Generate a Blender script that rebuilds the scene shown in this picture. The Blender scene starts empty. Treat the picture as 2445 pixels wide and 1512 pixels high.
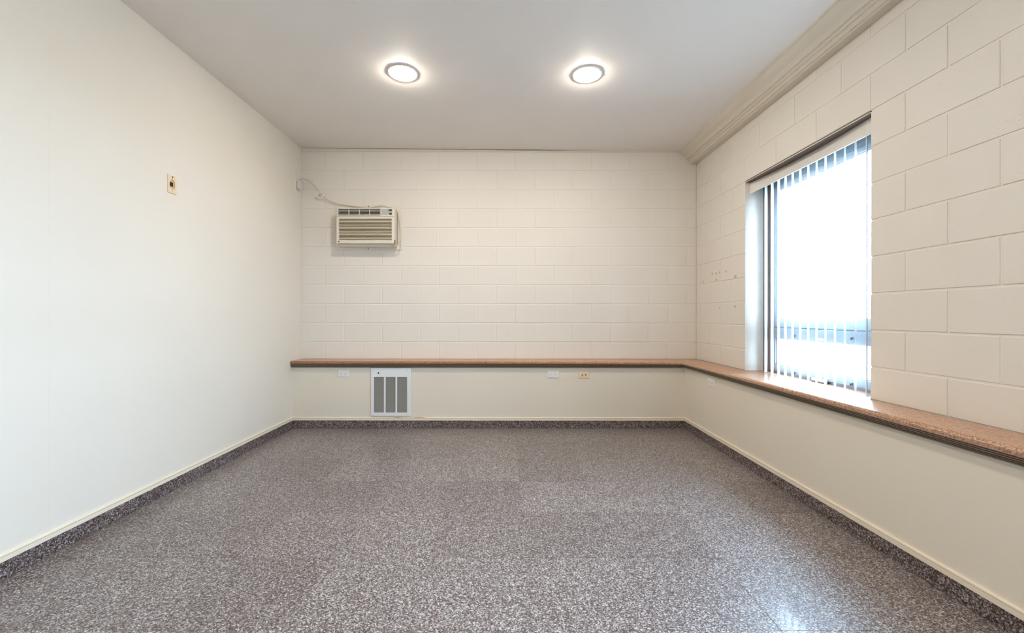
import bpy, bmesh, math, random
from mathutils import Vector, Matrix
random.seed(7)
S = bpy.context.scene
COL = S.collection

# ------------------------------------------------------------------ camera
W, H = 2445.0, 1512.0
F, CX, CY, ROLL = 993.562, 1209.826, 754.36, 0.0009      # solved from the block courses (8 x 16 inch units)
CAMZ = 1.149
cd = bpy.data.cameras.new('camera'); cam = bpy.data.objects.new('camera', cd); COL.objects.link(cam)
cd.sensor_fit = 'HORIZONTAL'; cd.sensor_width = 36.0; cd.lens = 36.0 * F / W
cd.shift_x = (W / 2 - CX) / W; cd.shift_y = (CY - H / 2) / W
cd.clip_start = 0.02; cd.clip_end = 200
cam.matrix_world = Matrix.Translation((0, 0, CAMZ)) @ Matrix.Rotation(math.pi / 2, 4, 'X') @ Matrix.Rotation(ROLL, 4, 'Z')
S.camera = cam
S.cycles.use_light_tree = False; S.cycles.max_bounces = 6; S.cycles.glossy_bounces = 2
S.cycles.caustics_reflective = False; S.cycles.caustics_refractive = False

# ------------------------------------------------------------------ world, exposure
SKY = (0.52, 0.74, 1.0); SKY_STRENGTH = 20.0
LAMP_COLOR = (1.0, 0.905, 0.80); LAMP_STRENGTH = 92.0
wd = bpy.data.worlds.new('overcast_sky'); S.world = wd; wd.use_nodes = True
bg = wd.node_tree.nodes['Background']
bg.inputs['Color'].default_value = (*SKY, 1); bg.inputs['Strength'].default_value = SKY_STRENGTH
S.view_settings.view_transform = 'Standard'; S.view_settings.look = 'None'
S.view_settings.gamma = 1.0; S.view_settings.use_curve_mapping = False
S.view_settings.exposure = 1.36

# ------------------------------------------------------------------ dimensions (metres; X right, Y away, Z up)
XL, XR, YB, YREAR = -2.1957, 2.0236, 4.4416, -2.6
KB, KR = YB - 0.1807, XR - 0.1966            # faces of the low walls under the ledge
HB = 0.2032                                  # block course / half block
BED0 = CAMZ + 1.5467                         # topmost full bed joint
LEDGE_T, LEDGE_B, MOLD_B = 0.689, 0.654, 0.619
CEIL_L, CEIL_R = 2.939, 2.905
YJ = YB - 0.2992                             # first joint on the right wall
XJ = -2.1444                                 # first joint on the back wall
WIN = [(YJ - HB * 9, YJ - HB * 3), (YJ - HB * 25, YJ - HB * 19)]
HEAD = BED0 - 2 * HB
XF = 2.175                                   # room side of the window frame

def ceil_z(x): return CEIL_L + (CEIL_R - CEIL_L) * (x - XL) / (XR - XL)
def on_y(px, py, Y): return Vector(((px - CX) * Y / F, Y, CAMZ - (py - CY) * Y / F))
def on_x(px, py, X):
    Y = X * F / (px - CX); return Vector((X, Y, CAMZ - (py - CY) * Y / F))

# ------------------------------------------------------------------ materials
MATS = {}
def srgb(r, g, b):
    f = lambda c: c / 12.92 if c <= 0.04045 else ((c + 0.055) / 1.055) ** 2.4
    return (f(r / 255), f(g / 255), f(b / 255), 1)
def mat(name, color, rough=0.5, metal=0.0, spec=0.5):
    m = bpy.data.materials.new(name); m.use_nodes = True; MATS[name] = m
    b = m.node_tree.nodes['Principled BSDF']
    b.inputs['Base Color'].default_value = color if len(color) == 4 else (*color, 1)
    b.inputs['Roughness'].default_value = rough; b.inputs['Metallic'].default_value = metal
    b.inputs['Specular IOR Level'].default_value = spec
    return m
def nodes(m): return m.node_tree.nodes, m.node_tree.links, m.node_tree.nodes['Principled BSDF']
def pos(m):
    n = m.node_tree.nodes.new('ShaderNodeNewGeometry'); return n.outputs['Position']
def noise(m, vec, scale, detail=3, rough=0.5):
    n = m.node_tree.nodes.new('ShaderNodeTexNoise'); m.node_tree.links.new(vec, n.inputs['Vector'])
    n.inputs['Scale'].default_value = scale; n.inputs['Detail'].default_value = detail; n.inputs['Roughness'].default_value = rough
    return n
def ramp(m, fac, stops, interp='LINEAR'):
    n = m.node_tree.nodes.new('ShaderNodeValToRGB'); m.node_tree.links.new(fac, n.inputs['Fac'])
    cr = n.color_ramp; cr.interpolation = interp
    while len(cr.elements) < len(stops): cr.elements.new(0.5)
    for e, (p, c) in zip(cr.elements, stops):
        e.position = p; e.color = c if len(c) == 4 else (*c, 1)
    return n.outputs['Color']
def mixc(m, fac, a, b, mode='MIX'):
    n = m.node_tree.nodes.new('ShaderNodeMix'); n.data_type = 'RGBA'; n.blend_type = mode
    L = m.node_tree.links
    for sock, v in ((n.inputs[0], fac), (n.inputs[6], a), (n.inputs[7], b)):
        if isinstance(v, bpy.types.NodeSocket): L.new(v, sock)
        else: sock.default_value = v
    return n.outputs[2]
def math_n(m, op, a, b=0.0):
    n = m.node_tree.nodes.new('ShaderNodeMath'); n.operation = op
    for i, v in enumerate((a, b)):
        if isinstance(v, bpy.types.NodeSocket): m.node_tree.links.new(v, n.inputs[i])
        else: n.inputs[i].default_value = v
    return n.outputs[0]
def bump(m, height, strength, dist, prev=None):
    n = m.node_tree.nodes.new('ShaderNodeBump'); m.node_tree.links.new(height, n.inputs['Height'])
    n.inputs['Strength'].default_value = strength; n.inputs['Distance'].default_value = dist
    if prev is not None: m.node_tree.links.new(prev, n.inputs['Normal'])
    return n.outputs['Normal']

CREAM = srgb(233, 226, 213)
def plaster(name, col, seam=None, nscale=60, bs=0.08):
    m = mat(name, col, 0.55, spec=0.3); N, L, B = nodes(m); p = pos(m)
    n1 = noise(m, p, 1.3, 2)
    c = mixc(m, n1.outputs['Fac'], tuple(x * 0.965 for x in col[:3]) + (1,), tuple(min(1, x * 1.03) for x in col[:3]) + (1,))
    L.new(c, B.inputs['Base Color'])
    nm = None
    if seam:                                   # hairline where two boards meet, under the paint
        sx = N.new('ShaderNodeSeparateXYZ'); L.new(p, sx.inputs[0])
        wob = math_n(m, 'MULTIPLY', math_n(m, 'SUBTRACT', noise(m, p, 3.0, 3).outputs['Fac'], 0.5), 0.012)
        tot = None
        for axis, at in seam:
            d = math_n(m, 'ABSOLUTE', math_n(m, 'ADD', math_n(m, 'SUBTRACT', sx.outputs[axis], at), wob))
            v = math_n(m, 'MINIMUM', math_n(m, 'MULTIPLY', d, 500.0), 1.0)
            tot = v if tot is None else math_n(m, 'MINIMUM', tot, v)
        nm = bump(m, tot, 0.5, 0.0012)
        L.new(nm, B.inputs['Normal'])
    return m
plaster('wall_paint', CREAM, [('Y', 1.998)])
plaster('knee_paint', srgb(231, 221, 204), None)
plaster('ceiling_paint', srgb(240, 234, 228), [('X', 0.222)], 80, 0.05)
plaster('rear_paint', CREAM)
def block_paint():
    m = mat('block_paint', srgb(233, 226, 215), 0.5, spec=0.35); N, L, B = nodes(m); p = pos(m)
    n1 = noise(m, p, 0.9, 3); oi = N.new('ShaderNodeObjectInfo')
    base = srgb(233, 226, 215)
    c = mixc(m, n1.outputs['Fac'], tuple(x * 0.96 for x in base[:3]) + (1,), tuple(min(1, x * 1.02) for x in base[:3]) + (1,))
    c = mixc(m, math_n(m, 'MULTIPLY', oi.outputs['Random'], 0.05), c, (0.6, 0.55, 0.47, 1))
    # sparse pits left by the aggregate, stretched along the course
    mp = N.new('ShaderNodeMapping'); mp.inputs['Scale'].default_value = (1, 1, 1.8); L.new(p, mp.inputs['Vector'])
    patch = noise(m, mp.outputs['Vector'], 5, 2); fine = noise(m, mp.outputs['Vector'], 140, 2)
    pit = ramp(m, math_n(m, 'ADD', fine.outputs['Fac'], math_n(m, 'MULTIPLY', patch.outputs['Fac'], 0.22)), [(0.0, (1, 1, 1)), (0.34, (0, 0, 0)), (1, (0, 0, 0))])
    pit2 = ramp(m, math_n(m, 'ADD', fine.outputs['Fac'], math_n(m, 'MULTIPLY', patch.outputs['Fac'], 0.35)), [(0.0, (0, 0, 0)), (0.40, (0, 0, 0)), (0.50, (1, 1, 1))])
    L.new(c, B.inputs['Base Color'])
    g = noise(m, p, 260, 2)
    nm = bump(m, g.outputs['Fac'], 0.18, 0.0012)
    nm = bump(m, pit2, 0.55, 0.002, nm)
    L.new(nm, B.inputs['Normal'])
    return m
block_paint()

def granite(name, stops, scale, tint=None, rough=0.28, coat=0.0, vary=0.0):
    m = mat(name, (0.2, 0.17, 0.16, 1), rough); N, L, B = nodes(m); p = pos(m)
    n0 = noise(m, p, scale * 0.9, 2)
    mx = N.new('ShaderNodeVectorMath'); mx.operation = 'MULTIPLY_ADD'
    L.new(n0.outputs['Color'], mx.inputs[0]); mx.inputs[1].default_value = (1.3 / scale,) * 3; L.new(p, mx.inputs[2])
    v = N.new('ShaderNodeTexVoronoi'); v.feature = 'F1'; v.inputs['Scale'].default_value = scale; L.new(mx.outputs[0], v.inputs['Vector'])
    sep = N.new('ShaderNodeSeparateColor'); L.new(v.outputs['Color'], sep.inputs[0])
    n1 = noise(m, p, scale * 0.55, 4, 0.65)
    k = math_n(m, 'ADD', math_n(m, 'MULTIPLY', sep.outputs[0], 0.52), math_n(m, 'MULTIPLY', n1.outputs['Fac'], 0.48))
    if vary:
        oi = N.new('ShaderNodeObjectInfo')
        k = math_n(m, 'ADD', k, math_n(m, 'MULTIPLY', math_n(m, 'SUBTRACT', oi.outputs['Random'], 0.5), vary))
    c = ramp(m, k, stops)
    big = noise(m, p, 2.0, 3)
    c = mixc(m, math_n(m, 'MULTIPLY', big.outputs['Fac'], 0.35), c, tint or c, 'MIX') if tint else c
    L.new(c, B.inputs['Base Color'])
    if coat:
        B.inputs['Coat Weight'].default_value = coat; B.inputs['Coat Roughness'].default_value = 0.06
    return m
granite('floor_granite', [(0.20, srgb(40, 31, 30)), (0.34, srgb(88, 70, 66)), (0.50, srgb(114, 101, 98)), (0.64, srgb(150, 145, 144)), (0.80, srgb(212, 209, 208))], 225, rough=0.43, coat=0.2, vary=0.045)
granite('base_granite', [(0.22, srgb(50, 36, 33)), (0.42, srgb(84, 66, 61)), (0.56, srgb(112, 98, 94)), (0.68, srgb(146, 138, 138)), (0.85, srgb(200, 197, 198))], 200, rough=0.25, vary=0.03)
granite('ledge_granite', [(0.20, srgb(116, 78, 58)), (0.36, srgb(172, 124, 94)), (0.52, srgb(196, 148, 113)), (0.68, srgb(212, 172, 140)), (0.86, srgb(232, 208, 184))], 270, rough=0.3)

mat('grout', srgb(120, 105, 96), 0.8)
mat('mortar_paint', srgb(233, 226, 215), 0.5, spec=0.3)
mat('trim_cream', srgb(238, 226, 206), 0.35)
mat('crown_paint', srgb(216, 207, 190), 0.4)
mat('bead_paint', srgb(228, 217, 200), 0.5)
mat('ledge_molding_brown', srgb(112, 96, 80), 0.4)
mat('white_enamel', srgb(234, 234, 234), 0.3)
mat('white_plastic', srgb(240, 238, 234), 0.3)
mat('ivory_plastic', srgb(236, 214, 178), 0.35)
mat('ivory_well', srgb(214, 186, 145), 0.4)
mat('beige_plastic', srgb(224, 215, 200), 0.4)
mat('seam_line', srgb(150, 136, 118), 0.6)
mat('plate_paint', srgb(229, 220, 205), 0.45)
mat('slat_beige', srgb(214, 200, 172), 0.45)
mat('grille_dark', srgb(44, 36, 30), 0.7)
mat('black_hole', srgb(14, 13, 12), 0.6)
mat('slot_dark', srgb(60, 52, 46), 0.6)
mat('panel_grey', srgb(186, 184, 178), 0.4)
mat('display_dark', srgb(34, 36, 40), 0.2)
mat('emblem_blue', srgb(58, 68, 84), 0.35)
mat('cord_grey', srgb(206, 194, 176), 0.45)
mat('plug_grey', srgb(214, 212, 208), 0.4)
mat('tag_white', srgb(240, 236, 230), 0.5)
mat('tag_print', srgb(186, 178, 170), 0.6)
mat('tag_red', srgb(214, 150, 110), 0.6)
mat('screw_metal', srgb(170, 168, 162), 0.35, 0.8)
mat('fin_metal', srgb(172, 168, 160), 0.4, 0.1)
mat('aluminum', srgb(150, 154, 158), 0.4, 0.2)
mat('aluminum_dark', srgb(112, 110, 108), 0.45, 0.1)
mat('lintel_steel', srgb(118, 104, 96), 0.5, 0.1)
mat('valance_white', srgb(232, 227, 219), 0.4)
mat('tape_residue', srgb(214, 178, 128), 0.6)
mat('lamp_trim', srgb(240, 236, 226), 0.35)
def slat_vinyl():
    m = mat('slat_vinyl', srgb(224, 224, 224), 0.4); N, L, B = nodes(m)
    t = N.new('ShaderNodeBsdfTranslucent'); t.inputs['Color'].default_value = (0.85, 0.87, 0.9, 1)
    x = N.new('ShaderNodeMixShader'); x.inputs[0].default_value = 0.2
    L.new(B.outputs[0], x.inputs[1]); L.new(t.outputs[0], x.inputs[2]); L.new(x.outputs[0], N['Material Output'].inputs['Surface'])
slat_vinyl()
def pane_glass():
    m = mat('pane_glass', (1, 1, 1, 1), 0.0); N, L, B = nodes(m)
    t = N.new('ShaderNodeBsdfTransparent'); t.inputs['Color'].default_value = (0.95, 0.97, 0.97, 1)
    g = N.new('ShaderNodeBsdfGlossy'); g.inputs['Roughness'].default_value = 0.02
    lw = N.new('ShaderNodeLayerWeight')                     # thin sheet: Schlick reflection, same on both faces
    fr = math_n(m, 'ADD', math_n(m, 'MULTIPLY', math_n(m, 'POWER', lw.outputs['Facing'], 5.0), 0.9), 0.03)
    lw.inputs['Blend'].default_value = 0.5
    x = N.new('ShaderNodeMixShader'); L.new(fr, x.inputs[0])
    L.new(t.outputs[0], x.inputs[1]); L.new(g.outputs[0], x.inputs[2]); L.new(x.outputs[0], N['Material Output'].inputs['Surface'])
pane_glass()
def lamp_glow():
    m = mat('lamp_glow', (1, 1, 1, 1), 0.4); N, L, B = nodes(m)
    B.inputs['Emission Color'].default_value = (*LAMP_COLOR, 1); B.inputs['Emission Strength'].default_value = LAMP_STRENGTH
lamp_glow()

# ------------------------------------------------------------------ mesh helpers
class MB:
    def __init__(s): s.v = []; s.f = []; s.smooth = False
    def add(s, vs, fs):
        o = len(s.v); s.v += [tuple(a) for a in vs]; s.f += [tuple(i + o for i in f) for f in fs]; return s
    def box(s, x0, x1, y0, y1, z0, z1):
        return s.add([(x0, y0, z0), (x1, y0, z0), (x1, y1, z0), (x0, y1, z0), (x0, y0, z1), (x1, y0, z1), (x1, y1, z1), (x0, y1, z1)],
                     [(0, 3, 2, 1), (4, 5, 6, 7), (0, 1, 5, 4), (1, 2, 6, 5), (2, 3, 7, 6), (3, 0, 4, 7)])
    def plate(s, u0, u1, v0, v1, w0, w1, holes=(), map_=lambda u, v, w: (u, w, v)):
        """slab over u,v with rectangular holes, w0 = front, w1 = back"""
        us = sorted({u0, u1, *[h[0] for h in holes], *[h[1] for h in holes]}); vs = sorted({v0, v1, *[h[2] for h in holes], *[h[3] for h in holes]})
        us = [u for u in us if u0 <= u <= u1]; vs = [v for v in vs if v0 <= v <= v1]
        def solid(i, j):
            if not (0 <= i < len(us) - 1 and 0 <= j < len(vs) - 1): return False
            a, b = (us[i] + us[i + 1]) / 2, (vs[j] + vs[j + 1]) / 2
            return not any(h[0] < a < h[1] and h[2] < b < h[3] for h in holes)
        idx = {}; V = []; Fc = []
        def vid(i, j, k):
            if (i, j, k) not in idx: idx[(i, j, k)] = len(V); V.append(map_(us[i], vs[j], (w0, w1)[k]))
            return idx[(i, j, k)]
        for i in range(len(us) - 1):
            for j in range(len(vs) - 1):
                if not solid(i, j): continue
                Fc.append((vid(i, j, 0), vid(i + 1, j, 0), vid(i + 1, j + 1, 0), vid(i, j + 1, 0)))
                Fc.append((vid(i, j, 1), vid(i, j + 1, 1), vid(i + 1, j + 1, 1), vid(i + 1, j, 1)))
                for (di, dj, a, b) in ((-1, 0, (i, j + 1), (i, j)), (1, 0, (i + 1, j), (i + 1, j + 1)), (0, -1, (i, j), (i + 1, j)), (0, 1, (i + 1, j + 1), (i, j + 1))):
                    if not solid(i + di, j + dj):
                        Fc.append((vid(*a, 0), vid(*a, 1), vid(*b, 1), vid(*b, 0)))
        return s.add(V, Fc)
    def prism(s, prof, p0, p1, to3):
        """profile (a,b) swept from p0 to p1; to3(a,b,t)"""
        n = len(prof); V = [to3(a, b, p0) for a, b in prof] + [to3(a, b, p1) for a, b in prof]
        return s.add(V, [(i, (i + 1) % n, n + (i + 1) % n, n + i) for i in range(n)] + [tuple(range(n))[::-1], tuple(range(n, 2 * n))])
    def tube(s, pts, r, seg=8, sub=6):
        P = [Vector(p) for p in pts]; Q = []
        for i in range(len(P) - 1):
            a, b, c, d = P[max(i - 1, 0)], P[i], P[i + 1], P[min(i + 2, len(P) - 1)]
            for k in range(sub):
                t = k / sub
                Q.append(0.5 * ((2 * b) + (c - a) * t + (2 * a - 5 * b + 4 * c - d) * t * t + (3 * b - a - 3 * c + d) * t ** 3))
        Q.append(P[-1]); V = []; up = Vector((0.3, 1, 0.2)).normalized()
        for i, q in enumerate(Q):
            t = (Q[min(i + 1, len(Q) - 1)] - Q[max(i - 1, 0)]).normalized()
            n = (up - t * up.dot(t)).normalized(); b = t.cross(n); up = n
            V += [q + (n * math.cos(2 * math.pi * k / seg) + b * math.sin(2 * math.pi * k / seg)) * r for k in range(seg)]
        Fc = [(i * seg + k, i * seg + (k + 1) % seg, (i + 1) * seg + (k + 1) % seg, (i + 1) * seg + k) for i in range(len(Q) - 1) for k in range(seg)]
        Fc += [tuple(range(seg))[::-1], tuple(range((len(Q) - 1) * seg, len(Q) * seg))]
        s.smooth = True
        return s.add(V, Fc)
    def lathe(s, prof, to3, seg=40):
        """profile of (r, h); to3(a, b, h)"""
        V = []
        for r, h in prof: V += [to3(r * math.cos(2 * math.pi * k / seg), r * math.sin(2 * math.pi * k / seg), h) for k in range(seg)]
        Fc = [(i * seg + k, i * seg + (k + 1) % seg, (i + 1) * seg + (k + 1) % seg, (i + 1) * seg + k) for i in range(len(prof) - 1) for k in range(seg)]
        Fc += [tuple(range(seg))[::-1], tuple(range((len(prof) - 1) * seg, len(prof) * seg))]
        return s.add(V, Fc)
    def mesh(s, name):
        me = bpy.data.meshes.new(name); me.from_pydata(s.v, [], s.f)
        bm = bmesh.new(); bm.from_mesh(me); bmesh.ops.recalc_face_normals(bm, faces=bm.faces); bm.to_mesh(me); bm.free()
        if s.smooth:
            for p in me.polygons: p.use_smooth = True
        return me

def link(name, me, m, parent=None, bevel=0.0, loc=None):
    o = bpy.data.objects.new(name, me); COL.objects.link(o)
    if m and not me.materials: me.materials.append(MATS[m])
    if parent: o.parent = parent
    if loc is not None: o.location = loc
    if bevel:
        b = o.modifiers.new('bevel', 'BEVEL'); b.width = bevel; b.segments = 2; b.limit_method = 'ANGLE'; b.angle_limit = math.radians(50)
    return o
def local(mb, parent):
    """mesh given in world metres, parent unrotated and at the top level or a part of it"""
    off = Vector((0, 0, 0)); q = parent
    while q: off += q.location; q = q.parent
    mb.v = [tuple(Vector(a) - off) for a in mb.v]; return mb
def part(name, mb, m, parent, bevel=0.0): return link(name, local(mb, parent).mesh(name), m, parent, bevel)
def struct(name, mb, m, label=None, cat=None):
    o = link(name, mb.mesh(name), m); o['kind'] = 'structure'
    if label: o['label'] = label; o['category'] = cat
    return o
def thing(name, label, cat, loc, rotz=0.0, group=None):
    o = bpy.data.objects.new(name, None); COL.objects.link(o); o.location = loc; o.rotation_euler = (0, 0, rotz)
    o.empty_display_size = 0.1; o['label'] = label; o['category'] = cat
    if group: o['group'] = group
    return o
def copy_thing(root, loc, rotz, label):
    r = root.copy(); COL.objects.link(r); r.location = loc; r.rotation_euler = (0, 0, rotz); r['label'] = label
    for ch in root.children:
        c = ch.copy(); COL.objects.link(c); c.parent = r
        for g in ch.children:
            d = g.copy(); COL.objects.link(d); d.parent = c
    return r

# ------------------------------------------------------------------ floor of granite tiles
floor = struct('floor', MB().box(XL - 0.1, XR + 0.1, YREAR - 0.1, YB + 0.1, -0.12, -0.0012), 'grout', 'floor of polished speckled brown-grey granite tiles', 'floor')
T = 0.457; GAP = 0.0009
tile_cache = {}
def chamfer_tile(w, d, t=0.012, c=0.0008):
    key = (round(w, 4), round(d, 4))
    if key not in tile_cache:
        mb = MB(); a, b = w / 2, d / 2
        V = [(-a, -b, -t), (a, -b, -t), (a, b, -t), (-a, b, -t), (-a, -b, -c), (a, -b, -c), (a, b, -c), (-a, b, -c), (-a + c, -b + c, 0), (a - c, -b + c, 0), (a - c, b - c, 0), (-a + c, b - c, 0)]
        mb.add(V, [(0, 3, 2, 1), (8, 9, 10, 11)] + [(i, (i + 1) % 4, 4 + (i + 1) % 4, 4 + i) for i in range(4)] + [(4 + i, 4 + (i + 1) % 4, 8 + (i + 1) % 4, 8 + i) for i in range(4)])
        tile_cache[key] = mb.mesh('tile')
    return tile_cache[key]
FX0, FX1, FY1 = XL, KR, KB
xs = [FX0]
while xs[-1] < FX1 - 1e-6: xs.append(min(xs[-1] + T, FX1))
ys = [FY1]
while ys[-1] > YREAR + 1e-6: ys.append(max(ys[-1] - T, YREAR))
for i in range(len(xs) - 1):
    for j in range(len(ys) - 1):
        w, d = xs[i + 1] - xs[i] - GAP, ys[j] - ys[j + 1] - GAP
        link('tile', chamfer_tile(w, d), 'floor_granite', floor, loc=((xs[i] + xs[i + 1]) / 2, (ys[j] + ys[j + 1]) / 2, random.uniform(-0.0003, 0)))

# ------------------------------------------------------------------ ceiling (slopes a touch to the right)
cb = MB()
x0, x1, y0, y1 = XL - 0.12, XR + 0.3, YREAR - 0.12, YB + 0.12
cb.add([(x0, y0, ceil_z(x0)), (x1, y0, ceil_z(x1)), (x1, y1, ceil_z(x1)), (x0, y1, ceil_z(x0)),
        (x0, y0, ceil_z(x0) + .12), (x1, y0, ceil_z(x1) + .12), (x1, y1, ceil_z(x1) + .12), (x0, y1, ceil_z(x0) + .12)],
       [(0, 1, 2, 3), (7, 6, 5, 4), (0, 4, 5, 1), (1, 5, 6, 2), (2, 6, 7, 3), (3, 7, 4, 0)])
struct('ceiling', cb, 'ceiling_paint', 'smooth painted ceiling with a faint seam', 'ceiling')

# pavement outside the windows
mat('pavement', srgb(150, 148, 144), 0.85)
struct('ground', MB().box(XR + 0.27, XR + 40, -30, 36, -0.5, -0.35), 'pavement', 'pale pavement outside the window', 'ground')

# ------------------------------------------------------------------ plain walls
struct('wall_left', MB().box(XL - 0.12, XL, YREAR, YB + 0.05, -0.1, 2.95), 'wall_paint', 'smooth cream painted wall on the left', 'wall')
struct('wall_front', MB().box(XL - 0.12, XR + 0.25, YREAR - 0.12, YREAR, -0.1, 2.95), 'rear_paint', 'plain cream wall behind the viewer', 'wall')

# ------------------------------------------------------------------ block walls
REC = 0.0034; JW = 0.0095
block_cache = {}
def block_mesh(u, v, d, c=0.0022):
    """front at y=0, u wide (x), v tall (z), d deep (+y), softened arris"""
    key = (round(u, 4), round(v, 4), round(d, 4))
    if key not in block_cache:
        a, b = u / 2, v / 2
        V = [(-a, d, -b), (a, d, -b), (a, d, b), (-a, d, b), (-a, c, -b), (a, c, -b), (a, c, b), (-a, c, b),
             (-a + c * .4, c * .4, -b + c * .4), (a - c * .4, c * .4, -b + c * .4), (a - c * .4, c * .4, b - c * .4), (-a + c * .4, c * .4, b - c * .4),
             (-a + c * 1.3, 0, -b + c * 1.3), (a - c * 1.3, 0, -b + c * 1.3), (a - c * 1.3, 0, b - c * 1.3), (-a + c * 1.3, 0, b - c * 1.3)]
        fs = [(0, 1, 2, 3), (12, 13, 14, 15)]
        for k in (0, 4, 8): fs += [(k + i, k + (i + 1) % 4, k + 4 + (i + 1) % 4, k + 4 + i) for i in range(4)]
        block_cache[key] = MB().add(V, fs).mesh('block')
    return block_cache[key]
def spans(lo, hi, joints, cuts):
    """lengths between joints on lo..hi outside the cuts; joint width taken off where a mortar joint is"""
    out = []; free = [(lo, hi)]
    for c0, c1 in cuts:
        free = [s for a, b in free for s in ((a, min(b, c0)), (max(a, c1), b)) if s[1] - s[0] > 0.01]
    for a, b in free:
        js = [a] + sorted(j for j in joints if a + 0.02 < j < b - 0.02) + [b]
        out += [(js[i], js[i + 1], a, b) for i in range(len(js) - 1)]
    return out
rows = [(BED0 + HB * (1 - i), BED0 - HB * i) for i in range(11)]          # top, bottom of each course
rows[-1] = (rows[-1][0], LEDGE_T)

wall_back = struct('wall_back', MB().box(XL - 0.1, XR + 0.3, YB + REC, YB + 0.2, -0.1, 2.95), 'mortar_paint', 'cream painted concrete block wall at the back', 'wall')
for i, (zt, zb) in enumerate(rows):
    js = [XJ + HB * k for k in range(-1, 24) if k % 2 == (1 if i % 2 == 0 else 0)]
    for a, b, lo, hi in spans(XL, XR, js, []):
        a2 = a + (JW / 2 if a > lo else 0); b2 = b - (JW / 2 if b < hi else 0)
        zb2 = zb + (JW / 2 if i < 10 else 0)
        me = block_mesh(b2 - a2, zt - JW / 2 - zb2, 0.018)
        link('block', me, 'block_paint', wall_back, loc=((a2 + b2) / 2, YB + random.uniform(-0.0009, 0.0007), (zt - JW / 2 + zb2) / 2))

# right wall: mortar body with two window openings
OP = 0.003
swap = lambda u, v, w: (w, u, v)
wall_right = struct('wall_right', MB().plate(YREAR - 0.1, YB + 0.1, -0.1, 2.95, XR + REC, XR + 0.26,
                    [(a - OP, b + OP, LEDGE_B - 0.002, HEAD + OP) for a, b in WIN], swap), 'mortar_paint', 'cream painted concrete block wall with the window', 'wall')
for i, (zt, zb) in enumerate(rows):
    js = [YJ - HB * k for k in range(-1, 36) if k % 2 == (1 if i % 2 == 0 else 0)]
    for a, b, lo, hi in spans(YREAR, YB, js, WIN if i > 2 else []):
        at_win = i > 2 and (any(abs(a - w[1]) < 1e-6 for w in WIN) or any(abs(b - w[0]) < 1e-6 for w in WIN))
        a2 = a + (JW / 2 if a > lo + 1e-6 else 0); b2 = b - (JW / 2 if b < hi - 1e-6 else 0)
        zb2 = zb + (JW / 2 if i < 10 else 0)
        me = block_mesh(b2 - a2, zt - JW / 2 - zb2, 0.20 if at_win else 0.018)
        o = link('block', me, 'block_paint', wall_right, loc=(XR + random.uniform(-0.0009, 0.0007), (a2 + b2) / 2, (zt - JW / 2 + zb2) / 2))
        o.rotation_euler = (0, 0, -math.pi / 2)
# old tape marks left on the paint beside the window
for u, v, w, h in ((303, 473, 15, 26), (350, 466, 13, 24), (392, 457, 13, 26), (470, 443, 14, 26), (583, 503, 24, 34), (352, 542, 16, 24), (195, 565, 10, 20), (392, 878, 11, 20), (578, 864, 18, 28)):
    c = on_x(1640 + u / 5.0375, 560 + v / 5.0375, XR - 0.0011)
    k = c.y / F / 5.0375; hw = w * k / 2 * 1.8; hh = h * k / 2
    part('tape_mark', MB().box(c.x - 0.0004, c.x + 0.0015, c.y - hw, c.y + hw, c.z - hh, c.z + hh), 'tape_residue', wall_right)
# steel angle over the window
for a, b in WIN:
    part('lintel_edge', MB().box(XR - 0.0014, XR + 0.003, a + 0.001, b - 0.001, HEAD - 0.0085, HEAD - 0.0055), 'trim_cream', wall_right)
    o = part('lintel', MB().box(XR - 0.0006, XR + 0.2, a, b, HEAD - 0.006, HEAD + 0.002), 'lintel_steel', wall_right)

# low walls that carry the ledge
struct('wall_lower_back', MB().box(XL, XR, KB, YB - 0.001, -0.1, LEDGE_B - 0.001), 'knee_paint', 'low cream wall under the back stone ledge', 'wall')
struct('wall_lower_right', MB().box(KR, XR - 0.001, YREAR, KB + 0.01, -0.1, LEDGE_B - 0.001), 'knee_paint', 'low cream wall under the window ledge', 'wall')

# ------------------------------------------------------------------ bead at the top of the back wall, crown moulding on the right
def bead():
    mb = MB(); zb = BED0 + HB; d = 0.007
    V = []
    for x in (XL, XR): V += [(x, YB, zb), (x, YB - d, zb + 0.002), (x, YB - d, zb + 0.012), (x, YB - 0.003, zb + 0.015), (x, YB - 0.003, ceil_z(x) - 0.004), (x, YB + 0.005, ceil_z(x) - 0.004), (x, YB + 0.005, zb)]
    mb.add(V, [(i, (i + 1) % 7, 7 + (i + 1) % 7, 7 + i) for i in range(7)] + [tuple(range(7)), tuple(range(7, 14))[::-1]])
    struct('trim_1', mb, 'bead_paint', 'thin cream bead along the top of the back wall', 'trim')
bead()
cp = [(1619.8, 360.5), (1620.6, 362.0), (1622.2, 363.4), (1622.0, 364.8), (1624.6, 367.2), (1627.7, 370.4), (1630.8, 372.4), (1634.0, 374.4), (1636.6, 377.4), (1638.4, 380.6), (1640.2, 381.0), (1639.8, 382.6),
      (1641.6, 383.2), (1642.6, 384.6), (1644.0, 384.9), (1643.8, 386.4), (1645.6, 388.2), (1647.0, 390.0), (1648.4, 390.2), (1648.2, 391.8), (1649.6, 392.8)]
prof = [((x - CX) * YB / F, CAMZ + (CY - y) * YB / F) for x, y in cp]
prof = [(prof[0][0], ceil_z(prof[0][0]) + 0.01)] + prof + [(XR + 0.002, prof[-1][1] + 0.001), (XR + 0.002, 2.93)]
struct('trim_2', MB().prism(prof, YREAR, YB - 0.0015, lambda a, b, t: (a, t, b)), 'crown_paint', 'wide cream crown moulding above the window wall', 'trim')

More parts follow.
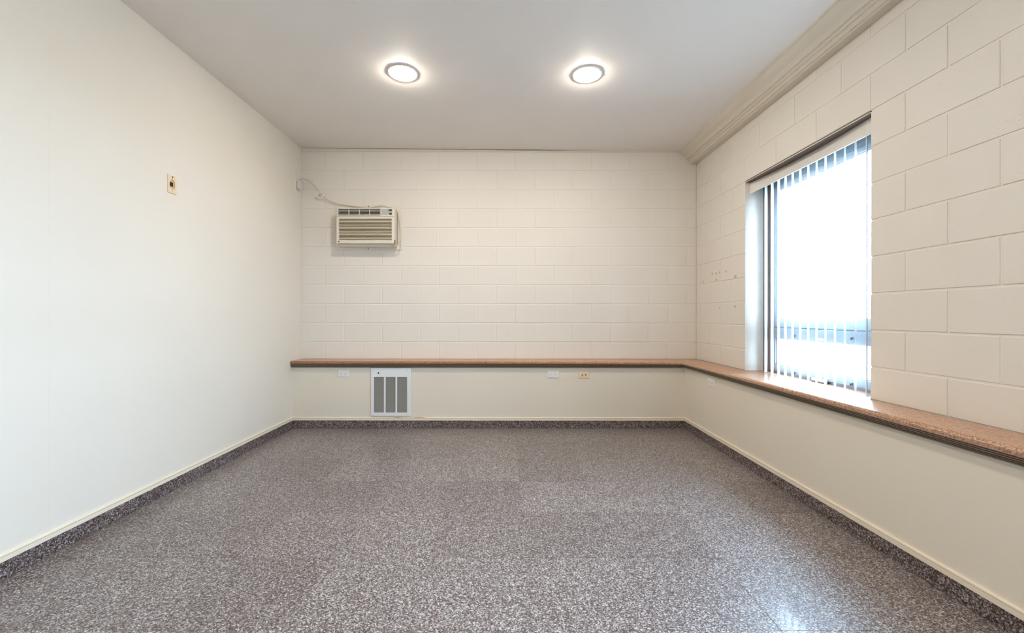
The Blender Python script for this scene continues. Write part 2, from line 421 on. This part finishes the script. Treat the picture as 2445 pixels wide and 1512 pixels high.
# ------------------------------------------------------------------ granite skirting and cream base moulding
GT, BT = 0.078, 0.010
def skirting(name, label, axis, face, lo, hi, joints, sgn):
    """axis 'x': runs along X on the back wall; 'y': runs along Y, face at X"""
    root = struct(name, MB().box(*((lo, hi, face - 0.004, face + 0.002) if axis == 'x' else (min(face, face + sgn * 0.004), max(face, face + sgn * 0.004), lo, hi)), 0, GT - 0.004), 'grout', label, 'skirting')
    js = [lo] + sorted(j for j in joints if lo + 0.03 < j < hi - 0.03) + [hi]
    for a, b in zip(js, js[1:]):
        a += GAP / 2; b -= GAP / 2
        if axis == 'x': mb = MB().box(a, b, face - BT, face - 0.001, 0.001, GT)
        else: mb = MB().box(min(face + sgn * BT, face + sgn * 0.001), max(face + sgn * BT, face + sgn * 0.001), a, b, 0.001, GT)
        part('tile', mb, 'base_granite', root, 0.0008)
skirting('baseboard_back', 'speckled granite skirting along the back wall', 'x', KB, XL + BT, KR - BT, xs, -1)
skirting('baseboard_left', 'speckled granite skirting along the left wall', 'y', XL, YREAR, KB - 0.0005, ys, 1)
skirting('baseboard_right', 'speckled granite skirting under the window wall', 'y', KR, YREAR, KB - 0.0005, ys, -1)
# profile (out from the wall, height): flat with a grooved bead on top
bp = [(0, 0), (0.012, 0), (0.012, 0.0205), (0.0055, 0.0212), (0.0055, 0.0228), (0.0115, 0.0236), (0.0105, 0.029), (0.006, 0.0315), (0, 0.032)]
struct('trim_3', MB().prism(bp, XL + 0.012, KR - 0.012, lambda a, b, t: (t, KB - a, GT + 0.0005 + b)), 'trim_cream', 'cream base moulding along the back wall', 'trim')
struct('trim_4', MB().prism(bp, YREAR, KB - 0.0002, lambda a, b, t: (XL + a, t, GT + 0.0005 + b)), 'trim_cream', 'cream base moulding along the left wall', 'trim')
struct('trim_5', MB().prism(bp, YREAR, KB - 0.0002, lambda a, b, t: (KR - a, t, GT + 0.0005 + b)), 'trim_cream', 'cream base moulding under the window wall', 'trim')

mat('bare_wood', srgb(206, 168, 128), 0.6)
for px0, px1, py in ((985, 1016, 997.2), (938, 962, 997.5)):
    c0, c1 = on_y(px0, py, KB - 0.0125), on_y(px1, py, KB - 0.0125)
    part('paint_chip', MB().add([(c0.x, c0.y, c0.z), (c0.x * .4 + c1.x * .6, c0.y, c0.z - 0.003), (c1.x, c0.y, c0.z + 0.002), (c0.x * .6 + c1.x * .4, c0.y, c0.z + 0.004),
         (c0.x, c0.y + .002, c0.z), (c0.x * .4 + c1.x * .6, c0.y + .002, c0.z - 0.003), (c1.x, c0.y + .002, c0.z + 0.002), (c0.x * .6 + c1.x * .4, c0.y + .002, c0.z + 0.004)],
         [(0, 1, 2, 3), (7, 6, 5, 4), (0, 4, 5, 1), (1, 5, 6, 2), (2, 6, 7, 3), (3, 7, 4, 0)]), 'bare_wood', bpy.data.objects['trim_3'])

# ------------------------------------------------------------------ stone ledge (one L) with a ridged brown moulding below
OH = 0.046
ledge = thing('stone_ledge', 'salmon brown granite ledge with rounded edge running under the window and along the back wall', 'ledge', (XL, YB, LEDGE_B))
def ell(profile_pts, base_x, base_y, xl, close_back):
    """profile (out, z) mitred round the inside corner: back run then right run"""
    V = []; n = len(profile_pts)
    for st in range(3):
        for o, z in profile_pts:
            if st == 0: V.append((xl, base_y - o, z))
            elif st == 1: V.append((base_x - o, base_y - o, z))
            else: V.append((base_x - o, YREAR + 0.001, z))
    fs = [(s * n + i, s * n + (i + 1) % n, (s + 1) * n + (i + 1) % n, (s + 1) * n + i) for s in range(2) for i in range(n)]
    fs += [tuple(range(n)), tuple(range(2 * n, 3 * n))[::-1]]
    return MB().add(V, fs)
r = (LEDGE_T - LEDGE_B) / 2; zc = (LEDGE_T + LEDGE_B) / 2
bull = [(-0.178, LEDGE_T)] + [(OH - r * 0.9 + r * 0.9 * math.sin(math.pi * k / 12), zc + r * math.cos(math.pi * k / 12)) for k in range(13)] + [(-0.178, LEDGE_B)]
sl = part('slab', ell(bull, KR, KB, XL + 0.001, True), 'ledge_granite', ledge)
for p in sl.data.polygons: p.use_smooth = len(p.vertices) == 4 and abs(p.normal.z) < 0.98
for k, (a, b) in enumerate(WIN):               # the stone runs on into the window opening
    part('sill', MB().box(XR - 0.02, XF + 0.02, a - 0.0025, b + 0.0025, LEDGE_B + 0.004, LEDGE_T - 0.0002), 'ledge_granite', ledge)
mp_ = [(0, LEDGE_B), (0.040, LEDGE_B), (0.040, LEDGE_B - 0.004), (0.034, LEDGE_B - 0.006), (0.038, LEDGE_B - 0.008), (0.037, LEDGE_B - 0.013), (0.031, LEDGE_B - 0.0145), (0.034, LEDGE_B - 0.0165), (0.032, LEDGE_B - 0.0205), (0.026, LEDGE_B - 0.022),
       (0.028, LEDGE_B - 0.024), (0.026, LEDGE_B - 0.028), (0.016, MOLD_B + 0.002), (0.010, MOLD_B), (0, MOLD_B)]
part('molding', ell(mp_, KR - 0.0005, KB - 0.0005, XL + 0.001, False), 'ledge_molding_brown', ledge)['label'] = 'ridged taupe wood moulding'

# ------------------------------------------------------------------ windows
FB, FT = LEDGE_T, HEAD
def window(idx, a, b, label):
    root = thing('window_%d' % idx, label, 'window', (XF, (a + b) / 2, LEDGE_T)); root['kind'] = 'structure'
    X0, X1 = XF, XF + 0.075
    sw = lambda u, v, w: (w, u, v)
    J, G = 0.092, 0.165                        # jamb and glass edge, from the masonry
    part('frame', MB().plate(a + 0.001, b - 0.001, FB, FT - 0.007, X0 + 0.012, X1, [(a + J + 0.006, b - J - 0.006, 0.716, 1.048), (a + J + 0.006, b - J - 0.006, 1.066, 2.185)], sw), 'aluminum', root, 0.0015)
    part('upper_sash', MB().plate(a + J, b - J, 1.060, 2.190, X0 + 0.004, X1 - 0.02, [(a + G, b - G, 1.128, 2.157)], sw), 'aluminum', root, 0.002)
    part('lower_sash', MB().plate(a + J, b - J, 0.706, 1.054, X0, X1 - 0.02, [(a + G, b - G, 0.757, 0.976)], sw), 'aluminum', root, 0.002)
    for u0, u1 in ((a + 0.002, a + J - 0.004), (b - J + 0.004, b - 0.002)):
        part('jamb_strip', MB().box(X0 + 0.002, X0 + 0.016, u0, u1, FB + 0.0005, FT - 0.008), 'aluminum_dark', root, 0.001)
    part('stop_bead', MB().plate(a + G - 0.002, b - G + 0.002, 1.126, 2.159, X0 + 0.010, X0 + 0.02, [(a + G + 0.008, b - G - 0.008, 1.136, 2.149)], sw), 'aluminum', root)
    part('stop_bead', MB().plate(a + G - 0.002, b - G + 0.002, 0.755, 0.978, X0 + 0.008, X0 + 0.02, [(a + G + 0.008, b - G - 0.008, 0.764, 0.968)], sw), 'aluminum', root)
    part('pane', MB().box(X0 + 0.030, X0 + 0.034, a + G - 0.004, b - G + 0.004, 1.122, 2.163), 'pane_glass', root)
    part('pane', MB().box(X0 + 0.030, X0 + 0.034, a + G - 0.004, b - G + 0.004, 0.752, 0.980), 'pane_glass', root)
    return root
w1 = window(1, *WIN[0], 'aluminium window with a large upper pane and low crank-out sash')
window(2, *WIN[1], 'assumed aluminium window beside the viewer, unseen, added for its daylight')  # assumed window, never in view; added to bring daylight onto the near left wall
for px, py in ((1896, 801.5), (2034, 807), (1897, 890), (2033, 916)):
    c = on_x(px, py, XF - 0.002)
    cl = part('screen_clip', MB().box(c.x - 0.004, c.x + 0.0015, c.y - 0.009, c.y + 0.009, c.z - 0.006, c.z + 0.006).box(c.x - 0.010, c.x - 0.003, c.y - 0.004, c.y + 0.004, c.z - 0.011, c.z + 0.002), 'aluminum_dark', w1, 0.001)
for px, py, ww in ((1960.5, 810.5, 0.045), (1976, 902, 0.03)):
    c = on_x(px, py, XF - 0.0006)
    part('sticker', MB().box(c.x - 0.0003, c.x + 0.0004, c.y - ww / 2, c.y + ww / 2, c.z - 0.008, c.z + 0.008), 'tag_white', w1)
hc = on_x(1957, 908, XF - 0.012)
hn = part('crank_handle', MB().box(hc.x - 0.016, hc.x + 0.014, hc.y - 0.060, hc.y + 0.060, 0.6915, 0.716), 'white_enamel', w1, 0.006)
hn['label'] = 'white crank operator with its folding handle raised'
part('crank_cover', MB().box(hc.x - 0.020, hc.x + 0.004, hc.y - 0.055, hc.y + 0.055, 0.6905, 0.700), 'aluminum_dark', hn)
part('arm', MB().tube([(hc.x - 0.008, hc.y - 0.024, 0.708), (hc.x - 0.016, hc.y - 0.020, 0.745), (hc.x - 0.018, hc.y - 0.022, 0.785), (hc.x - 0.022, hc.y - 0.010, 0.800), (hc.x - 0.026, hc.y + 0.003, 0.808)], 0.0065, 8, 4), 'white_enamel', hn)
part('knob', MB().tube([(hc.x - 0.026, hc.y - 0.003, 0.803), (hc.x - 0.030, hc.y + 0.010, 0.814)], 0.009, 10, 3), 'white_enamel', hn)

# ------------------------------------------------------------------ vertical blind
a, b = WIN[0]
bl = thing('vertical_blind', 'white vertical blind with open slats and a plain valance in the window', 'blind', (2.10, (a + b) / 2, HEAD - 0.01))
def valance():
    mb = MB(); n = 16; t = 0.0025; V = []
    zb, zt = 2.184, 2.279
    for k in range(n + 1):
        u = k / n; y = a + 0.006 + (b - a - 0.009) * u
        bow = 0.038 * math.sin(math.pi * u) ** 0.8            # top edge leans back in the middle
        xb, xt = 2.062, 2.064 + bow
        V += [(xb, y, zb), (xt, y, zt), (xt + t, y, zt), (xb + t, y, zb)]
    fs = [(4 * k + i, 4 * k + (i + 1) % 4, 4 * k + 4 + (i + 1) % 4, 4 * k + 4 + i) for k in range(n) for i in range(4)]
    mb.add(V, fs + [(0, 1, 2, 3), (4 * n + 3, 4 * n + 2, 4 * n + 1, 4 * n)])
    return mb
part('valance', valance(), 'valance_white', bl)
part('headrail', MB().box(2.100, 2.135, a + 0.012, b - 0.012, 2.215, 2.25), 'white_plastic', bl, 0.003)
SW = 0.087; ang = math.radians(44.3)
sm = None
for k in range(13):
    y = 3.370 - (3.370 - 2.424) * k / 12
    if sm is None:
        mb = MB(); n = 6; V = []
        for z in (0.6935, 2.21):
            for s in (0, 1):
                for i in range(n + 1):
                    u = (i / n - 0.5); V.append((u * SW, 0.006 * (1 - 4 * u * u) + 0.0007 * s, z))
        m1 = n + 1; fs = []
        for i in range(n):
            fs += [(i, i + 1, 2 * m1 + i + 1, 2 * m1 + i), (m1 + i + 1, m1 + i, 3 * m1 + i, 3 * m1 + i + 1), (i + 1, i, m1 + i, m1 + i + 1), (2 * m1 + i, 2 * m1 + i + 1, 3 * m1 + i + 1, 3 * m1 + i)]
        fs += [(0, 2 * m1, 3 * m1, m1), (n, m1 + n, 3 * m1 + n, 2 * m1 + n)]
        mb.add(V, fs); mb.v = [(x, yy, z - (HEAD - 0.01)) for x, yy, z in mb.v]; mb.smooth = False
        sm = mb.mesh('slat')
    o = link('slat', sm, 'slat_vinyl', bl, loc=(0, y - (a + b) / 2, 0))
    o.rotation_euler = (0, 0, math.pi / 2 - ang + math.radians(random.uniform(-1.2, 1.2)))

# ------------------------------------------------------------------ downlights
def downlight(x, y, label):
    z = ceil_z(x)
    t = thing('ceiling_light', label, 'light', (x, y, z), 0, 'recessed ceiling lights'); t.rotation_euler = (0, -math.atan2(CEIL_R - CEIL_L, XR - XL), 0)
    up = lambda a, b, h: (a, b, -h)
    def ring(mb, prof):
        seg = 48; n = len(prof); V = []
        for rr, h in prof: V += [(rr * math.cos(2 * math.pi * k / seg), rr * math.sin(2 * math.pi * k / seg), -h) for k in range(seg)]
        return mb.add(V, [(i * seg + k, i * seg + (k + 1) % seg, ((i + 1) % n) * seg + (k + 1) % seg, ((i + 1) % n) * seg + k) for i in range(n) for k in range(seg)])
    m = ring(MB(), [(0.110, -0.001), (0.109, 0.004), (0.104, 0.0065), (0.096, 0.006), (0.090, 0.002), (0.088, -0.001)]); m.smooth = True
    link('trim_ring', m.mesh('trim_ring'), 'lamp_trim', t)
    d = MB().lathe([(0.0885, -0.001), (0.086, 0.006), (0.070, 0.017), (0.045, 0.0245), (0.018, 0.0275)], up, 32); d.smooth = True
    link('lens', d.mesh('lens'), 'lamp_glow', t)
downlight(-0.763, 3.047, 'lit round recessed ceiling light nearer the plain left wall')
downlight(0.586, 3.044, 'lit round recessed ceiling light nearer the window wall')
downlight(-0.763, 0.05, 'added unseen ceiling light above the viewer, left side')  # this rear pair is out of view, added to light the near walls
downlight(0.586, 0.05, 'added unseen ceiling light above the viewer, right side')

# ------------------------------------------------------------------ air conditioner
AX0, AX1, AZ0, AZ1, AY = -1.760, -1.160, 1.895, 2.265, 4.2916
ac = thing('air_conditioner', 'beige through-wall air conditioner with louvred grille mounted on the block wall', 'air conditioner', ((AX0 + AX1) / 2, YB, AZ0))
def au(u): return on_y(680 + u / 6.3, 500, AY).x
def av(v): return on_y(900, 400 + v / 6.3, AY).z
body = part('body', MB().box(AX0 + 0.018, AX1 - 0.004, AY + 0.05, YB - 0.006, AZ0 - 0.022, AZ1 - 0.004), 'beige_plastic', ac, 0.008)
VU0, VU1, VV0, VV1 = au(798), au(1435), av(722), av(625)
IU0, IU1, IV0, IV1 = au(812), au(1602), av(1096), av(772)
part('front_panel', MB().plate(AX0, AX1, AZ0, AZ1, AY, AY + 0.052, [(VU0, VU1, VV0, VV1), (IU0, IU1, IV0, IV1)]), 'beige_plastic', ac, 0.007)
part('panel_seam', MB().box(AX0 + 0.003, AX1 - 0.003, AY - 0.0006, AY + 0.001, av(740), av(735)), 'seam_line', ac)
part('side_gap_shade', MB().box(AX1 - 0.006, AX1 - 0.0035, AY + 0.118, AY + 0.136, AZ0 + 0.0, AZ1 - 0.02), 'slot_dark', ac)  # dark strip colours in the shade of the gap between body and sleeve
part('grille_back', MB().box(VU0 - 0.002, VU1 + 0.002, AY + 0.034, AY + 0.050, VV0 - 0.002, VV1 + 0.002), 'black_hole', ac)
part('grille_back', MB().box(IU0 - 0.002, IU1 + 0.002, AY + 0.022, AY + 0.050, IV0 - 0.002, IV1 + 0.002), 'black_hole', ac)
# outlet louvres and dividers
vf = part('vent_frame', MB().plate(VU0, VU1, VV0, VV1, AY - 0.002, AY + 0.02, [(VU0 + 0.0045, VU1 - 0.0045, VV0 + 0.0045, VV1 - 0.0045)]), 'panel_grey', ac, 0.001)
for k in range(4):
    z = VV0 + (VV1 - VV0) * (k + 0.95) / 5.0
    part('louver', MB().box(VU0 + 0.005, VU1 - 0.005, AY + 0.006, AY + 0.014, z - 0.0016, z + 0.0016), 'beige_plastic', vf)
for u in (960, 1118, 1272):
    x = au(u); part('divider', MB().box(x - 0.0028, x + 0.0028, AY + 0.002, AY + 0.012, VV0 + 0.004, VV1 - 0.004), 'beige_plastic', vf)
# intake slats
ns = 15
for k in range(ns + 1):
    z = IV0 + (IV1 - IV0) * k / ns
    part('slat', MB().add([(IU0, AY + 0.001, z - 0.0042), (IU1, AY + 0.001, z - 0.0042), (IU1, AY + 0.001, z + 0.0036), (IU0, AY + 0.001, z + 0.0036), (IU0, AY + 0.018, z + 0.0015), (IU1, AY + 0.018, z + 0.0015), (IU1, AY + 0.018, z + 0.0085), (IU0, AY + 0.018, z + 0.0085)],
         [(0, 1, 2, 3), (7, 6, 5, 4), (0, 4, 5, 1), (1, 5, 6, 2), (2, 6, 7, 3), (3, 7, 4, 0)]), 'slat_beige', ac)
# control panel
cpn = part('control_panel', MB().box(au(1450), au(1614), AY - 0.002, AY + 0.004, av(714), av(627)), 'panel_grey', ac, 0.0015); cpn['label'] = 'grey control panel with small display'
YP = AY - 0.0024
def chip(name, u0, u1, v0, v1, m): part(name, MB().box(au(u0), au(u1), YP - 0.0004, YP + 0.0008, av(v1), av(v0)), m, cpn)
chip('display', 1563, 1612, 634, 653, 'display_dark'); chip('button', 1572, 1608, 688, 711, 'display_dark')
chip('button', 1563, 1577, 668, 676, 'slot_dark'); chip('button', 1588, 1606, 668, 676, 'slot_dark')
chip('mark', 1545, 1558, 642, 648, 'slot_dark'); chip('mark', 1468, 1490, 658, 668, 'tag_print'); chip('mark', 1520, 1526, 674, 680, 'tag_print')
for k in range(5): chip('mark', 1468 + 19 * k, 1480 + 19 * k, 696, 704, 'tag_print')
# emblem
e = Vector((au(810), AY - 0.0006, av(1118)))
part('emblem', MB().lathe([(0.0068, 0.002), (0.0068, -0.0006), (0.0052, -0.001), (0.0001, -0.001)], lambda p, q, h: (e.x + p, e.y + h, e.z + q), 20), 'emblem_blue', ac)
part('side_slot', MB().box(au(1651), au(1659), AY - 0.0006, AY + 0.004, av(1156), av(1092)), 'black_hole', ac)
# wall plate round the sleeve: two halves meeting in the middle
PX0, PX1, PZ0, PZ1 = on_y(803, 0, YB).x, on_y(961.7, 0, YB).x, on_y(0, 597.5, YB).z, on_y(0, 491.5, YB).z
pm = on_y(880.5, 0, YB).x
for x0, x1 in ((PX0, pm - 0.0012), (pm + 0.0012, PX1)):
    o = part('wall_plate', MB().box(x0, x1, YB - 0.009, YB - 0.0012, PZ0, PZ1), 'plate_paint', ac, 0.004)
for z0, z1 in ((PZ0 + 0.006, PZ0 + 0.014), (PZ0 + 0.020, PZ0 + 0.028), (PZ1 - 0.024, PZ1 - 0.004)):
    part('plate_gap', MB().box(pm - 0.003, pm + 0.003, YB - 0.0094, YB - 0.002, z0, z1), 'slot_dark', ac)
# cord, tag, plug
def cp3(u, v, Y): return tuple(on_y(680 + u / 6.3, 400 + v / 6.3, Y))
CORD = [cp3(205, 212, 4.352), cp3(228, 186, 4.352), cp3(270, 172, 4.36), cp3(350, 196, 4.37), cp3(430, 262, 4.385), cp3(500, 345, 4.395), cp3(540, 405, 4.40), cp3(600, 460, 4.405), cp3(680, 508, 4.41), cp3(800, 550, 4.415),
        cp3(950, 576, 4.42), cp3(1050, 590, 4.42), cp3(1200, 606, 4.415), cp3(1300, 604, 4.415), cp3(1380, 588, 4.415), cp3(1450, 577, 4.41), cp3(1550, 598, 4.40), cp3(1640, 620, 4.385), cp3(1700, 680, 4.37), cp3(1722, 780, 4.36), cp3(1738, 900, 4.35), cp3(1740, 1030, 4.34), cp3(1718, 1125, 4.33), cp3(1682, 1172, 4.33), cp3(1640, 1190, 4.335), cp3(1595, 1172, 4.35)]
cord = part('power_cord', MB().tube(CORD, 0.0055, 8, 5), 'cord_grey', ac)
tc = Vector(cp3(527, 420, 4.394)); c45 = math.radians(38)
def rot_box(hx, hz, y0, y1, cx=0.0, cz=0.0):
    mb = MB().box(-hx + cx, hx + cx, y0, y1, -hz + cz, hz + cz)
    mb.v = [(tc.x + x * math.cos(c45) + z * math.sin(c45), tc.y + y, tc.z - x * math.sin(c45) + z * math.cos(c45)) for x, y, z in mb.v]
    return mb
part('warning_tag', rot_box(0.0305, 0.031, -0.001, 0.0), 'tag_white', cord)['label'] = 'square white warning tag'
part('tag_print', rot_box(0.020, 0.017, -0.0016, -0.0008, 0.0, -0.002), 'tag_print', cord)
part('tag_print', rot_box(0.020, 0.0032, -0.0017, -0.0008, 0.0, 0.021), 'tag_red', cord)
part('tag_print', rot_box(0.011, 0.0022, -0.0022, -0.0012, 0.0, 0.002), 'tag_white', cord)
pz = 1.149 + (CY - 443) * 4.35 / F
pl = part('plug', MB().box(XL + 0.010, XL + 0.052, 4.318, 4.375, pz - 0.048, pz + 0.042), 'plug_grey', cord, 0.010)
pl['label'] = 'bulky grey plug with test buttons'

# ------------------------------------------------------------------ sockets and plates (built facing -Y around their centre)
def plate_mesh(w, h, t):
    c = 0.004
    return MB().add([(-w / 2, 0, -h / 2), (w / 2, 0, -h / 2), (w / 2, 0, h / 2), (-w / 2, 0, h / 2), (-w / 2, -t * .4, -h / 2), (w / 2, -t * .4, -h / 2), (w / 2, -t * .4, h / 2), (-w / 2, -t * .4, h / 2),
                     (-w / 2 + c, -t, -h / 2 + c), (w / 2 - c, -t, -h / 2 + c), (w / 2 - c, -t, h / 2 - c), (-w / 2 + c, -t, h / 2 - c)],
                    [(0, 1, 2, 3), (8, 9, 10, 11)] + [(i, (i + 1) % 4, 4 + (i + 1) % 4, 4 + i) for i in range(4)] + [(4 + i, 4 + (i + 1) % 4, 8 + (i + 1) % 4, 8 + i) for i in range(4)])
def lp(name, mb, m, parent): return link(name, mb.mesh(name), m, parent)
def disc(x, z, r, y0, y1, seg=14): return MB().lathe([(r, y0), (r, y1), (r * 0.8, y1 - 0.0001)], lambda p, q, h: (x + p, h, z + q), seg)
def duplex(label, loc, rotz, group, wd=0.114, ht=0.070):
    t = thing('wall_outlet', label, 'outlet', loc, rotz, group)
    lp('cover_plate', plate_mesh(wd, ht, 0.006), 'white_plastic', t)
    rc = lp('receptacle', MB().box(-0.034, 0.034, -0.0078, -0.004, -0.0165, 0.0165), 'white_plastic', t)
    lp('receptacle_rim', MB().plate(-0.0362, 0.0362, -0.0185, 0.0185, -0.0063, -0.004, [(-0.0343, 0.0343, -0.0168, 0.0168)]), 'panel_grey', t)
    for s in (-1, 1):
        x = s * 0.020 - 0.004
        lp('slot', MB().box(x - 0.0042, x + 0.0038, -0.0081, -0.0070, 0.0055, 0.0082), 'slot_dark', rc)
        lp('slot', MB().box(x - 0.0048, x + 0.0042, -0.0081, -0.0070, -0.0088, -0.0056), 'slot_dark', rc)
        lp('ground_hole', disc(x + 0.011, 0.0, 0.0032, -0.0070, -0.0081), 'slot_dark', rc)
    for s in (-1, 1): lp('screw', disc(s * 0.047, 0, 0.0028, -0.0055, -0.0066), 'panel_grey', t)
    return t
PY = KB
g = 'white duplex outlets on the low walls'
c = on_y(820.6, 892.6, PY); o1 = duplex('white outlet under the ledge, left of the wall heater', (c.x, KB, c.z), 0, g)
c = on_y(1320.9, 894, PY); copy_thing(o1, (c.x, KB, c.z), 0, 'white outlet under the back ledge, beside the ivory plate')
c = on_x(1698.4, 913, KR); copy_thing(o1, (KR, c.y, c.z), -math.pi / 2, 'white outlet on the low wall under the window ledge')
# ivory plate with two jacks
c = on_y(1394.2, 895.2, PY)
t = thing('cable_plate', 'ivory cable plate with two round jacks under the back ledge', 'wall plate', (c.x, KB, c.z))
lp('cover_plate', plate_mesh(0.115, 0.071, 0.006), 'ivory_plastic', t)
j = lp('jack', MB().lathe([(0.0075, -0.004), (0.0075, -0.008), (0.005, -0.013), (0.0035, -0.013)], lambda p, q, h: (-0.017 + p, h, q), 14), 'screw_metal', t); lp('jack_hole', disc(-0.017, 0, 0.0032, -0.0125, -0.0133), 'black_hole', j)
j = lp('jack', disc(0.018, 0.001, 0.0072, -0.004, -0.0066), 'black_hole', t); lp('jack_pin', MB().box(0.0195, 0.0265, -0.0095, -0.006, -0.003, 0.003), 'ivory_well', j)
for s in (-1, 1): lp('screw', disc(s * 0.0415, 0, 0.003, -0.0055, -0.0066), 'ivory_plastic', t)
# white outlet plate of the air conditioner on the left wall
c = Vector((XL, 4.346, pz - 0.004))
t = thing('wall_outlet', 'white outlet plate on the left wall holding the air conditioner plug', 'outlet', c, math.pi / 2)
lp('cover_plate', plate_mesh(0.078, 0.120, 0.006), 'white_plastic', t)
lp('receptacle', MB().box(-0.017, 0.017, -0.0085, -0.004, -0.033, 0.033), 'white_plastic', t)
for s in (-1, 1): lp('screw', disc(0, s * 0.048, 0.003, -0.0055, -0.0066), 'panel_grey', t)
# ivory recessed clock outlet on the left wall
t = thing('clock_outlet', 'ivory clock outlet plate with a recessed oval well high on the left wall', 'outlet', (XL, 2.7255, 2.007), math.pi / 2)
def oval(rw, rh, y, seg=28):
    out = []
    for k in range(seg):
        an = 2 * math.pi * k / seg; x, z = rw * math.cos(an), rw * math.sin(an)
        out.append((x, y, z + (rh - rw) * (1 if math.sin(an) >= 0 else -1)))
    return out
seg = 28; ww, hh = 0.0705, 0.1155
outer = []
for k in range(seg):                         # square outline sampled at the same angles as the oval
    an = 2 * math.pi * k / seg; cx_, sx_ = math.cos(an), math.sin(an)
    s_ = min(ww / 2 / abs(cx_) if abs(cx_) > 1e-6 else 9, hh / 2 / abs(sx_) if abs(sx_) > 1e-6 else 9); outer.append((cx_ * s_, sx_ * s_))
for qx, qz in ((1, 1), (-1, 1), (-1, -1), (1, -1)):
    k = min(range(seg), key=lambda i: (outer[i][0] - qx * ww / 2) ** 2 + (outer[i][1] - qz * hh / 2) ** 2); outer[k] = (qx * ww / 2, qz * hh / 2)
V = [(x, 0, z) for x, z in outer] + [(x, -0.004, z) for x, z in outer] + [(x * 0.95, -0.006, z * 0.97) for x, z in outer] + oval(0.0215, 0.031, -0.006)
fs = [(r_ * seg + k, r_ * seg + (k + 1) % seg, (r_ + 1) * seg + (k + 1) % seg, (r_ + 1) * seg + k) for r_ in range(3) for k in range(seg)]
lp('cover_plate', MB().add(V, fs), 'ivory_plastic', t)
V = oval(0.0215, 0.031, -0.006) + oval(0.0185, 0.028, -0.0005)
well = lp('well', MB().add(V, [(k, (k + 1) % seg, seg + (k + 1) % seg, seg + k) for k in range(seg)] + [tuple(range(seg, 2 * seg))]), 'ivory_well', t)
lp('socket', MB().box(-0.0135, 0.0075, -0.0042, -0.0006, -0.013, 0.014), 'black_hole', well)
lp('hanger_clip', MB().box(-0.004, 0.004, -0.0085, -0.005, 0.046, 0.053), 'slot_dark', t)
for z in (0.040, -0.041): lp('screw', disc(0.001, z, 0.0026, -0.0055, -0.0066), 'slot_dark', t)

# ------------------------------------------------------------------ wall heater
def hu(u): return on_y(860 + u / 8.893, 900, KB - 0.015).x
def hv(v): return on_y(900, 860 + v / 8.893, KB - 0.015).z
HX0, HX1, HZ0, HZ1 = hu(228), hu(1083), hv(1190), hv(172)
ht = thing('wall_heater', 'white flush wall heater with three louvred grilles under the back ledge', 'heater', ((HX0 + HX1) / 2, KB, HZ0))
cols = [(hu(293), hu(503)), (hu(540), hu(748)), (hu(785), hu(995))]; gz0, gz1 = hv(1120), hv(365)
part('front_panel', MB().plate(HX0, HX1, HZ0, HZ1, KB - 0.016, KB - 0.001, [(a_, b_, gz0, gz1) for a_, b_ in cols]), 'white_enamel', ht, 0.002)
for a_, b_ in cols:
    gb = part('grille', MB().box(a_ - 0.001, b_ + 0.001, KB - 0.0035, KB - 0.0008, gz0 - 0.001, gz1 + 0.001), 'slot_dark', ht)
    mb = MB(); n = 46
    for k in range(n):
        z = gz0 + (gz1 - gz0) * (k + 0.5) / n; d = 0.0014
        mb.add([(a_, KB - 0.012, z - 0.0033), (b_, KB - 0.012, z - 0.0033), (b_, KB - 0.012, z - 0.0033 + d), (a_, KB - 0.012, z - 0.0033 + d), (a_, KB - 0.005, z + 0.0017), (b_, KB - 0.005, z + 0.0017), (b_, KB - 0.005, z + 0.0017 + d), (a_, KB - 0.005, z + 0.0017 + d)],
               [(0, 1, 2, 3), (7, 6, 5, 4), (0, 4, 5, 1), (1, 5, 6, 2), (2, 6, 7, 3), (3, 7, 4, 0)])
    part('louvers', mb, 'fin_metal', gb)['kind'] = 'stuff'
kx, kz = hu(390), hv(272)
kn = part('thermostat_hole', MB().lathe([(0.0165, KB - 0.012), (0.0165, KB - 0.0166), (0.0135, KB - 0.0172)], lambda p, q, h: (kx + p, h, kz + q), 24), 'white_plastic', ht)
part('hole', MB().lathe([(0.0085, KB - 0.014), (0.0085, KB - 0.0176), (0.006, KB - 0.0177)], lambda p, q, h: (kx + p * 0.9, h, kz + q * 1.15 - 0.002), 18), 'black_hole', kn)
part('knob_stem', MB().box(kx + 0.001, kx + 0.007, KB - 0.0195, KB - 0.0165, kz + 0.003, kz + 0.011), 'screw_metal', kn)
for u, v in ((278, 230), (1013, 230), (275, 1148), (1007, 1150)):
    sx_, sz_ = hu(u), hv(v)
    part('screw', MB().lathe([(0.0035, KB - 0.014), (0.0035, KB - 0.0168), (0.002, KB - 0.0173)], lambda p, q, h: (sx_ + p, h, sz_ + q), 12), 'screw_metal', ht)

# portals guide the sky light through the openings
for k, (a_, b_) in enumerate(WIN):
    ld = bpy.data.lights.new('sky_portal', 'AREA'); ld.shape = 'RECTANGLE'; ld.size = b_ - a_; ld.size_y = HEAD - LEDGE_T
    ld.cycles.is_portal = True
    lo = bpy.data.objects.new('sky_portal', ld); COL.objects.link(lo)
    lo.matrix_world = Matrix.Translation((XF + 0.08, (a_ + b_) / 2, (HEAD + LEDGE_T) / 2)) @ Matrix.Rotation(-math.pi / 2, 4, 'Z') @ Matrix.Rotation(math.pi / 2, 4, 'X') @ Matrix.Rotation(math.pi, 4, 'Y')
